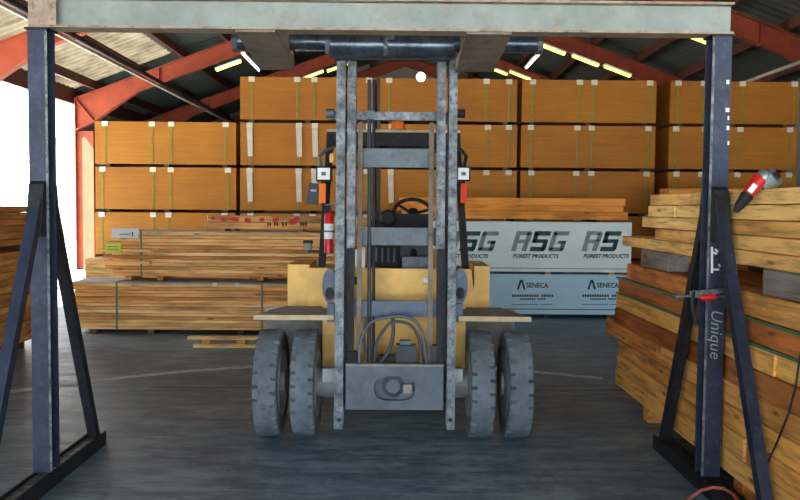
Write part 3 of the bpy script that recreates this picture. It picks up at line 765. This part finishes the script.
# bottom plate with an oval opening
d = MY+0.03
a, b = P(345.5, 409.5, d), P(443.5, 366, d)
cx, cz = P(394.5, 388.5, d).x, P(394.5, 388.5, d).z
hw, hh = 21*d/F, 12.5*d/F
mb = MB(); n = 32
inner, outer = [], []
for k in range(n):
    t = 2*math.pi*k/n; c_, s_ = math.cos(t), math.sin(t)
    e = 0.62
    ix = cx+hw*math.copysign(abs(c_)**e, c_); iz = cz+hh*math.copysign(abs(s_)**(e+0.15), s_)
    kx = ((b.x if c_ > 0 else a.x)-cx)/c_ if abs(c_) > 1e-6 else 1e9
    kz = ((b.z if s_ > 0 else a.z)-cz)/s_ if abs(s_) > 1e-6 else 1e9
    kk = min(abs(kx), abs(kz)); outer.append((cx+c_*kk, cz+s_*kk)); inner.append((ix, iz))
def corner_fix(o):
    for X, Z in ((a.x, a.z), (a.x, b.z), (b.x, a.z), (b.x, b.z)):
        i = min(range(n), key=lambda i: (o[i][0]-X)**2+(o[i][1]-Z)**2); o[i] = (X, Z)
corner_fix(outer)
for y in (d, d+0.03):
    A = [mb.bm.verts.new((p[0], y, p[1])) for p in outer]; B = [mb.bm.verts.new((p[0], y, p[1])) for p in inner]
    for k in range(n): mb.bm.faces.new((A[k], A[(k+1) % n], B[(k+1) % n], B[k]))
    if y == d: A0, B0 = A, B
for k in range(n):
    mb.bm.faces.new((A0[k], A0[(k+1) % n], A[(k+1) % n], A[k])); mb.bm.faces.new((B0[k], B0[(k+1) % n], B[(k+1) % n], B[k]))
mb.build('bottom_plate', 'steel_plate', fk)
MB().box((a.x+0.02, d+0.07, a.z), (b.x-0.02, d+0.09, b.z)).build('axle_cover', 'steel_plate', fk)
q = P(393, 386, d+0.06)
MB().lathe([(-0.03, 0.0), (-0.03, 0.05), (0.0, 0.085), (0.05, 0.09), (0.05, 0.0)], (q.x, d+0.07, q.z), 'Y', 20, False).build('pump_housing', 'steel_plate', fk, smooth=True)
q = P(407.5, 388.5, d+0.03); MB().box((q.x-0.032, d+0.012, q.z-0.032), (q.x+0.032, d+0.10, q.z+0.032)).build('bolt_block', 'dusty_plate', fk, bevel=0.008)
MB().box((a.x, d-0.012, b.z-0.004), (b.x, d+0.05, b.z+0.012)).build('plate_lip', 'dusty_plate', fk)
# rail shoes at the bottom
for xx in (339.5, 450.5):
    q = P(xx, 420, MY-0.006); MB().tube([(q.x, MY-0.010, q.z), (q.x, MY+0.01, q.z)], 0.014, 8).build('bolt', 'steel_black', fk)
# hoses and lift ram in the mast
def hose(pts, dd, r, name='hose', mat='hose_rubber'):
    v = [P(x, y, dd) for x, y in pts]
    sm = []
    for i in range(len(v)-1):       # Catmull-Rom
        p0, p1, p2, p3 = v[max(i-1, 0)], v[i], v[i+1], v[min(i+2, len(v)-1)]
        for k in range(6):
            t = k/6; sm.append(0.5*((2*p1)+(p2-p0)*t+(2*p0-5*p1+4*p2-p3)*t*t+(3*p1-p0-3*p2+p3)*t**3))
    sm.append(v[-1])
    return MB().tube(sm, r, 10).build(name, mat, fk, smooth=True)
hose([(359, 366), (361, 340), (372, 322), (393, 316.5), (412, 319), (422, 332), (427, 366)], 5.97, 0.013, mat='steel_plate')
hose([(374, 366), (376, 345), (384, 330), (393, 322), (410, 325), (419, 340), (421, 366)], 6.01, 0.012, mat='hose_rubber')
hose([(377, 366), (388, 352), (393, 335), (393, 318)], 6.02, 0.014)
hose([(366, 360), (364, 335), (366, 318)], 6.04, 0.010)
MB().tube([P(369.3, 80, 6.25), P(369.3, 362, 6.06)], 0.015, 10).build('lift_ram', 'dash_grey', fk)
MB().tube([P(374, 80, 6.27), P(373.5, 362, 6.08)], 0.012, 8).build('lift_chain', 'steel_black', fk)
q = P(371, 115, 6.19); MB().box((q.x-0.03, 6.17, q.z-0.03), (q.x+0.03, 6.21, q.z+0.03)).build('chain_guide', 'steel_plate', fk, bevel=0.01)
for (x0, y0, x1, y1, dd, m) in ((347, 352, 357, 366, 6.0, 'black_plastic'), (396, 345, 416, 362, 6.0, 'dash_grey'), (400, 341, 411, 346, 6.0, 'steel_plate'), (378, 356, 395, 366, 6.05, 'black_plastic'), (430, 346, 442, 366, 6.03, 'dash_grey')):
    cross(x0, y0, x1, y1, dd, 0.08, m, 'valve_block', 0.01)
# ---- carriage shaft and forks at the top
sy = 5.90
q0, q1 = P(236, 42, sy), P(539, 42, sy); zs = P(395, 44, sy).z
MB().tube([(q0.x, sy, zs+0.012), (q1.x, sy, zs+0.012)], 0.066, 20).build('carriage_shaft', 'shaft_steel', fk, smooth=True)
for xx in (q0.x, q1.x): MB().tube([(xx-0.02, sy, zs+0.012), (xx+0.02, sy, zs+0.012)], 0.078, 16).build('shaft_end', 'steel_scuffed', fk)
x0, x1 = P(331, 44, sy).x, P(453, 44, sy).x
MB().tube([(x0, sy+0.02, zs), (x1, sy+0.02, zs)], 0.095, 24).build('carriage_tube', 'shaft_steel', fk, smooth=True)
for xx in (P(328, 44, sy).x, P(386, 44, sy).x): MB().tube([(xx-0.016, sy+0.01, zs), (xx+0.016, sy+0.01, zs)], 0.099 if xx > -0.3 else 0.08, 20).build('shaft_collar', 'steel_scuffed', fk)
q = P(390, 36, sy-0.09); MB().box((q.x-0.03, sy-0.12, q.z-0.03), (q.x+0.03, sy-0.07, q.z+0.03)).build('shaft_bracket', 'steel_plate', fk)
MB().box((x0+0.02, sy+0.06, zs-0.10), (x1-0.02, sy+0.11, zs-0.03)).build('carriage_plate', 'steel_black', fk)
q = P(300, 51, sy-0.02); MB().tube([(P(296, 50.5, sy).x, sy-0.03, zs-0.055), (P(328, 50.5, sy).x, sy-0.03, zs-0.055)], 0.010, 8).build('side_shift_rod', 'steel_scuffed', fk)
zh = P(390, 70, 5.92).z                        # heel underside
ztf = BZ0-0.001                                # fork top touches the beam
for xa_, xb_ in ((-0.965, -0.725), (0.420, 0.690)):
    ht = zh+0.075
    pr = [(5.97, zh), (5.88, zh), (5.13, ztf-0.022), (5.02, ztf-0.014), (5.02, ztf), (5.15, ztf), (5.88, ht-0.0), (5.90, ht+0.02), (5.90, zs+0.02), (5.97, zs+0.02)]
    pr = [(y, z) for y, z in pr]
    fo = MB().prism(pr, 'X', xa_, xb_).build('fork', 'fork_steel', fk, bevel=0.004)
    xi = xb_ if xa_ < 0 else xa_
    MB().tube([(xa_+0.02, sy, zs+0.012), (xb_-0.02, sy, zs+0.012)], 0.105, 20).build('fork_eye', 'fork_steel', fo)
# ---- overhead guard, cab
gd = 7.0
a, b = P(326.5, 145, gd), P(460.5, 133, gd)
MB().box((a.x, gd, a.z), (b.x, gd+0.07, b.z)).build('guard_front_bar', 'steel_black', fk, bevel=0.006)
MB().box((a.x, gd-0.005, b.z), (b.x, gd+0.20, b.z+0.022)).build('guard_top_plate', 'dusty_tan', fk)
gz = b.z
for f in (0.0, 0.2, 0.4, 0.6, 0.8, 1.0):
    x = a.x+0.03+(b.x-a.x-0.06)*f
    MB().box((x-0.025, gd+0.07, gz-0.06), (x+0.025, gd+1.35, gz-0.005)).build('guard_bar', 'steel_black', fk)
MB().box((a.x, gd+1.35, gz-0.08), (b.x, gd+1.42, gz)).build('guard_rear_bar', 'steel_black', fk)
for s, xx in ((-1, a.x+0.03), (1, b.x-0.03)):
    lo = P(321 if s < 0 else 466, 268, 6.55)
    MB().bar((xx, gd+0.03, gz-0.03), (lo.x, 6.62, lo.z), 0.055, 0.06, up=(0, 1, 0)).build('guard_pillar', 'steel_black', fk)
    MB().bar((xx, gd+1.38, gz-0.03), (xx, gd+1.75, 1.10), 0.055, 0.06, up=(0, 1, 0)).build('guard_pillar', 'steel_black', fk)
q = P(398, 130, gd+0.05)
MB().lathe([(0, 0.0), (0, 0.058), (0.012, 0.058), (0.012, 0.0)], (q.x, gd+0.1, b.z+0.022), 'Z', 16, False).build('beacon_base', 'steel_plate', fk)
MB().lathe([(0.012, 0.0), (0.012, 0.064), (0.06, 0.060), (0.088, 0.042), (0.096, 0.0)], (q.x, gd+0.1, b.z+0.022), 'Z', 18, False).build('beacon', 'orange_lens', fk, smooth=True)
# lamps
for s, (hx0, hx1), (sx0, sx1), sm in ((-1, (316, 331.5), (319, 325.5), 'orange_lens'), (1, (456.5, 470.5), (461, 467), 'red_lens')):
    ld = 6.62
    a, b = P(hx0, 181, ld), P(hx1, 166.5, ld)
    hl = MB().box((a.x, ld, a.z), (b.x, ld+0.09, b.z)).build('headlamp', 'black_plastic', fk, bevel=0.012)
    MB().box((a.x+0.012, ld-0.008, a.z+0.012), (b.x-0.012, ld+0.01, b.z-0.012)).build('headlamp_lens', 'lens_white', hl, bevel=0.006)
    mx = (a.x+b.x)/2
    MB().box((mx-0.018, ld-0.010, (a.z+b.z)/2-0.014), (mx+0.018, ld-0.0075, (a.z+b.z)/2+0.014)).build('lamp_reflector', 'steel_plate', hl)
    a, b = P(sx0, 203, ld), P(sx1, 183.5, ld)
    MB().box((a.x, ld, a.z), (b.x, ld+0.06, b.z)).build('turn_signal', sm, fk, bevel=0.008)
    MB().box((a.x+0.01, ld+0.06, a.z-0.02), (b.x-0.01, ld+0.10, b.z+0.1)).build('lamp_bracket', 'steel_black', fk)
    xb2 = a.x+0.02
    MB().tube([P(321 if s < 0 else 464, 167, ld+0.04), P(319.5 if s < 0 else 466, 156, ld+0.04), P(326 if s < 0 else 461, 150, ld+0.06), P(333 if s < 0 else 457, 148, ld+0.1)], 0.016, 8).build('lamp_arm', 'steel_plate' if s < 0 else 'steel_black', fk, smooth=True)
q = P(332.5, 158, 6.58); MB().lathe([(-0.04, 0), (-0.035, 0.022), (0.035, 0.022), (0.04, 0)], q, 'Z', 10, False).build('marker_lamp', 'amber_lens', fk)
a = [P(309, 182.5, 6.7), P(318.5, 183.5, 6.7), P(317.5, 205, 6.7), P(305.5, 204, 6.7)]
mr = MB().prism([(p.x, p.z) for p in a], 'Y', 6.70, 6.73).build('side_mirror', 'dash_grey', fk, bevel=0.005)
q = P(313.5, 190.5, 6.695); MB().box((q.x-0.022, 6.694, q.z-0.008), (q.x+0.022, 6.70, q.z+0.008)).build('mirror_label', 'paper_grey', mr)
MB().tube([P(317, 190, 6.72), P(321, 188, 6.70)], 0.010, 8).build('mirror_arm', 'steel_black', fk)
# small canister on the left
q = P(308, 250, 6.75); MB().lathe([(0, 0), (0, 0.034), (0.055, 0.036), (0.055, 0)], q, 'Z', 16, False).build('work_lamp', 'dusty_plate', fk)
MB().lathe([(0.055, 0), (0.055, 0.042), (0.078, 0.040), (0.08, 0)], q, 'Z', 16, False).build('work_lamp_cap', 'black_plastic', fk)
MB().box((q.x, q.y-0.01, q.z-0.02), (q.x+0.12, q.y+0.01, q.z)).build('lamp_bracket', 'steel_black', fk)
# steering wheel, dash, seat
c0 = P(413, 214, 7.02); ring = []
nrm = Vector((0.05, -0.72, 0.62)).normalized(); uu = Vector((1, 0, 0)); vv = nrm.cross(uu).normalized(); uu = vv.cross(nrm)
pts = [c0+uu*math.cos(2*math.pi*k/28)*0.165+vv*math.sin(2*math.pi*k/28)*0.165 for k in range(29)]
st = MB().tube(pts, 0.016, 8).build('steering_wheel', 'black_plastic', fk, smooth=True)
mb = MB()
for t in (0.4, 2.5, 4.7): mb.tube([c0, c0+uu*math.cos(t)*0.16+vv*math.sin(t)*0.16], 0.012, 8)
mb.tube([c0-nrm*0.02, c0+nrm*0.03], 0.045, 14); mb.tube([c0, c0+Vector((0.0, -0.30, -0.36))], 0.03, 10)
mb.build('steering_column', 'black_plastic', st)
a, b = P(378, 229, 6.85), P(432, 214, 6.85); MB().box((a.x, 6.80, 1.25), (b.x, 6.95, b.z)).build('instrument_panel', 'black_plastic', fk, bevel=0.03)
q = P(388, 218, 6.78); MB().lathe([(-0.04, 0), (-0.04, 0.05), (0, 0.07), (0.04, 0.05), (0.04, 0)], q, 'Y', 16, False).build('dial_housing', 'black_plastic', fk, smooth=True)
for (x0, y0, x1, y1, dd, m, nm) in ((402, 257, 430, 269, 6.60, 'blue_grey', 'dash_box'), (355, 247, 365, 268, 6.55, 'white_paint', 'fluid_bottle'), (372, 246, 398, 266, 6.7, 'black_plastic', 'lever_bank'), (400, 246, 432, 258, 6.75, 'dash_grey', 'dash_box')):
    cross(x0, y0, x1, y1, dd, 0.10, m, nm, 0.01)
q = P(356, 248, 6.53); MB().lathe([(-0.01, 0), (-0.01, 0.018), (0.02, 0.018), (0.02, 0)], q, 'Z', 10, False).build('bottle_cap', 'red_paint', fk)
for k, x in enumerate((376, 382, 388, 394)):
    MB().tube([P(x, 262, 6.66), P(x+0.5, 248, 6.66)], 0.008, 6).build('lever', 'steel_plate', fk)
MB().box((-0.28, 7.55, 1.02), (0.28, 8.05, 1.18)).build('seat', 'black_plastic', fk, bevel=0.04)
MB().box((-0.27, 8.00, 1.15), (0.27, 8.14, 1.62)).build('backrest', 'black_plastic', fk, bevel=0.04)
# ---- body
zc0 = P(395, 268.5, 6.46).z
MB().box((-0.56, 6.46, 0.35), (0.56, 6.52, zc0)).build('front_panel', 'yellow_paint', fk, bevel=0.01)
q = P(427, 280.5, 6.44); MB().tube([(q.x-0.03, 6.44, q.z), (q.x+0.02, 6.44, q.z)], 0.028, 12).build('panel_knob', 'lens_white', fk)
q = P(357, 281, 6.44); MB().box((q.x-0.015, 6.44, q.z-0.03), (q.x+0.015, 6.46, q.z+0.03)).build('panel_latch', 'black_plastic', fk)
MB().box((-0.54, 6.60, 0.30), (0.54, 8.10, 1.02)).build('chassis', 'yellow_paint', fk, bevel=0.02)
pr = [(8.10, 0.30), (8.75, 0.36), (8.95, 0.55), (8.95, 1.05), (8.75, 1.30), (8.16, 1.34)]
MB().prism(pr, 'X', -0.60, 0.60).build('counterweight', 'yellow_paint', fk, bevel=0.04)
fd = 6.58
for s in (-1, 1):
    # inner cheek and outer tower
    x0, x1 = ((P(308, 290, fd).x, P(336, 290, fd).x) if s < 0 else (P(455, 290, fd).x, P(476, 290, fd).x))
    zz = P(320, 268, fd).z
    if s < 0: pr = [(x0, 0.90), (x1, 0.90), (x1, zz), (x0, zz)]
    else: pr = [(x0, 0.90), (x1+0.01, 0.90), (x1-0.04, zz), (x0, zz)]
    MB().prism(pr, 'Y', fd, fd+0.4).build('cowl_side', 'yellow_paint', fk, bevel=0.015)
    x0, x1 = ((P(287.5, 290, fd+0.12).x, P(309.5, 290, fd+0.12).x) if s < 0 else (P(474, 290, fd+0.12).x, P(489.5, 290, fd+0.12).x))
    zz = P(300, 264.5, fd+0.12).z
    MB().box((x0, fd+0.12, 0.90), (x1, fd+0.75, zz)).build('fender_tower', 'yellow_paint', fk, bevel=0.03)
    # step plate over the tyres
    pd = 6.02
    x0, x1 = ((P(253.5, 317, pd).x, P(334, 317, pd).x) if s < 0 else (P(459, 317, pd).x, P(531.5, 317, pd).x))
    zp = P(300, 320, pd).z
    MB().box((x0, pd, zp), (x1, pd+0.018, zp+0.036)).build('step_edge', 'dusty_tan', fk)
    xs = 0.05*s
    MB().prism([(x0+ (0.0 if s > 0 else 0.02), pd+0.018), (x1-(0.02 if s > 0 else 0.0), pd+0.018), (x1-(0.16 if s > 0 else 0.0), pd+0.57), (x0+(0.16 if s < 0 else 0.0), pd+0.57)], 'Z', zp+0.006, zp+0.036).build('step_plate', 'dusty_plate', fk)
    xw0, xw1 = ((P(266, 320, 6.75).x, -0.50) if s < 0 else (0.50, P(514, 320, 6.75).x))
    MB().box((xw0, 6.72, 0.45), (xw1, 6.76, zp+0.005)).build('fender_wall', 'dusty_plate', fk)
    # tilt cylinder bracket (blue)
    q = P(329.5 if s < 0 else 460.5, 286, 6.05)
    ell = [(q.x+math.cos(2*math.pi*k/20)*0.055, q.z+math.sin(2*math.pi*k/20)*0.13) for k in range(20)]
    MB().prism(ell, 'Y', 6.06, 6.16).build('tilt_cylinder_cap', 'blue_grey', fk, bevel=0.02)
    MB().prism([(x_, z_-0.0) for x_, z_ in [(q.x+math.cos(2*math.pi*k/16)*0.032, q.z-0.055+math.sin(2*math.pi*k/16)*0.045) for k in range(16)]], 'Y', 6.045, 6.06).build('tilt_pin', 'steel_black', fk)
    MB().tube([(q.x, 6.15, q.z), (q.x*1.05, 6.60, q.z+0.02)], 0.05, 12).build('tilt_cylinder', 'steel_black', fk)
    a, b = P(327 if s < 0 else 456, 322, 6.04), P(334 if s < 0 else 463, 304, 6.04)
    MB().box((a.x, 6.05, a.z), (b.x, 6.14, b.z)).build('mast_bracket', 'blue_grey', fk, bevel=0.01)
    # small stub by the axle
    a, b = P(322 if s < 0 else 455, 383, 6.02), P(335 if s < 0 else 463, 370, 6.02)
    MB().box((a.x, 6.06, a.z), (b.x, 6.14, b.z)).build('axle_mount', 'rim_paint', fk, bevel=0.01)
    # rear wheels
    rw = MB().lathe([(-0.09, 0.18), (-0.10, 0.25), (-0.08, 0.31), (0.08, 0.31), (0.10, 0.25), (0.09, 0.18)], (0.48*s, 8.35, 0.31), 'X', 40).build('rear_tyre', 'rubber', fk)
    MB().lathe([(-0.08, 0.0), (-0.08, 0.18), (0.08, 0.18), (0.08, 0.0)], (0.48*s, 8.35, 0.31), 'X', 24, False).build('rim', 'rim_paint', rw)
MB().box((-0.40, 8.30, 0.24), (0.40, 8.40, 0.38)).build('rear_axle', 'rim_paint', fk)
# fire extinguisher strapped to the left pillar
ed = 6.50
q0, q1 = P(328.8, 253, ed), P(328.8, 211, ed)
e = thing('fire_extinguisher', 'red fire extinguisher with white band strapped to the left cab pillar', 'extinguisher', q0)
hgt = q1.z-q0.z; rr = 0.036
MB().lathe([(0, 0), (0, rr), (hgt*0.9, rr), (hgt*0.97, rr*0.6), (hgt, 0)], q0, 'Z', 18, False).build('cylinder_body', 'red_paint', e, smooth=True)
MB().lathe([(hgt*0.34, 0), (hgt*0.34, rr+0.002), (hgt*0.70, rr+0.002), (hgt*0.70, 0)], q0, 'Z', 18, False).build('white_band', 'white_paint', e)
MB().lathe([(hgt, 0), (hgt, 0.014), (hgt+0.04, 0.014), (hgt+0.04, 0)], q0, 'Z', 10, False).build('valve', 'black_plastic', e)
MB().bar(q0+Vector((-0.03, 0, hgt+0.045)), q0+Vector((0.05, 0, hgt+0.06)), 0.016, 0.012).build('lever', 'steel_plate', e)
MB().lathe([(hgt*0.5, 0), (hgt*0.5, rr+0.004), (hgt*0.5+0.014, rr+0.004), (hgt*0.5+0.014, 0)], q0, 'Z', 18, False).build('strap', 'steel_scuffed', e)

# ================================================================== ROOF FITTINGS
def pipe(name, label, x, z, r, mat, ya=2, yb=34):
    tag(MB().tube([(x, ya, z), (x, yb, z)], r, 10).build(name, mat, smooth=True), label, 'pipe')
pipe('roof_pipe', 'dark pipe running under the left roof slope, upper of two', -6.02, 4.90, 0.05, 'pipe_dark')
pipe('roof_pipe', 'pale conduit running under the left roof slope, below the dark pipe', -6.05, 4.79, 0.035, 'pipe_light')
pipe('roof_pipe', 'pale pipe running under the right roof slope', 7.4, 4.47, 0.035, 'pipe_light')
lamps = [(552, 49, 22.0, 0), (585.5, 60.5, 22.0, 0), (617.5, 71, 22.0, 0), (228.5, 65.5, 23.2, 0), (497, 70.5, 27.6, 0), (520, 75.5, 27.6, 0), (313, 75, 27.8, 0), (337.5, 67.5, 27.8, 0), (695, 37.5, 18.0, 0)]
lab = ['nearest the right fork', 'middle of the right row', 'rightmost of the right row', 'alone beyond the left rafter', 'left of a pair behind the right fork', 'right of a pair behind the right fork', 'left of a pair left of the mast', 'close to the left mast rail', 'half hidden by the crossbeam near the right post']
for i, (x, y, dd, _) in enumerate(lamps):
    c = P(x, y, dd); s = 1 if c.x > RX else -1
    zmax = zr(c.x)+0.24
    t = thing('fluorescent_light', 'yellowish fluorescent light under the roof, %s' % lab[i], 'light', c, 'fluorescent lights under the roof')
    dx = Vector((1, 0, -SL*s)).normalized()*0.36
    MB().bar(c-dx*1.05+Vector((0,0,0.03)), c+dx*1.05+Vector((0,0,0.03)), 0.22, 0.04).build('housing', 'white_paint', t)
    for k in (-0.06, 0.06):
        MB().tube([c-dx+Vector((0, k, -0.012)), c+dx+Vector((0, k, -0.012))], 0.024, 8).build('tube', 'tube_yellow', t)
    if zmax > c.z+0.05: MB().bar(c+Vector((0, 0, 0.05)), (c.x, c.y, zmax+0.2), 0.01, 0.01, up=(0, 1, 0)).build('hanger', 'steel_black', t)
for i, (x, y, X) in enumerate(((251.5, 63, -3.98), (533, 61, 3.92))):
    c = PXP(x, y, X)
    t = thing('fluorescent_light', 'white fluorescent tube running front to back, %s' % ('left of the left fork', 'right of the right fork')[i], 'light', c, 'white fluorescent tubes')
    MB().box((c.x-0.06, c.y-1.25, c.z+0.02), (c.x+0.06, c.y+1.25, c.z+0.07)).build('housing', 'white_paint', t)
    MB().tube([c-Vector((0, 1.22, 0)), c+Vector((0, 1.22, 0))], 0.028, 8).build('tube', 'tube_white', t)
    MB().bar(c+Vector((0, 0.4, 0.07)), (c.x, c.y+0.4, zr(c.x)+0.5), 0.012, 0.012, up=(0, 1, 0)).build('hanger', 'steel_black', t)
c = P(421, 77, 14.2)
t = thing('pendant_lamp', 'small round bulb hanging in front of the upper panel bundles', 'lamp', c)
MB().lathe([(-0.08, 0), (-0.07, 0.045), (-0.02, 0.08), (0.03, 0.08), (0.07, 0.04), (0.09, 0)], c, 'Z', 16, False).build('bulb', 'bulb', t, smooth=True)
MB().tube([c+Vector((0, 0, 0.08)), c+Vector((0, 0, 0.16))], 0.025, 8).build('socket', 'black_plastic', t)
MB().tube([c+Vector((0, 0, 0.15)), (c.x, c.y, zr(c.x)+0.5)], 0.006, 6).build('cord', 'black_plastic', t)

# ================================================================== OUTSIDE ON THE LEFT
t = thing('building', 'pale low building in bright sun outside the open left side', 'building', (-32, 46, -0.1))
MB().box((-46, 42, -0.1), (-18.2, 52, 5.0)).build('wall', 'outside_wall', t)
MB().box((-46.4, 41.6, 5.0), (-17.8, 52.4, 5.25)).build('roof_edge', 'outside_trim', t)
MB().box((-22.0, 41.94, 0), (-19.0, 42, 3.4)).build('door', 'white_paint', t)
MB().box((-46, 41.95, 3.9), (-18.2, 42, 4.0)).build('wall_trim', 'outside_trim', t)
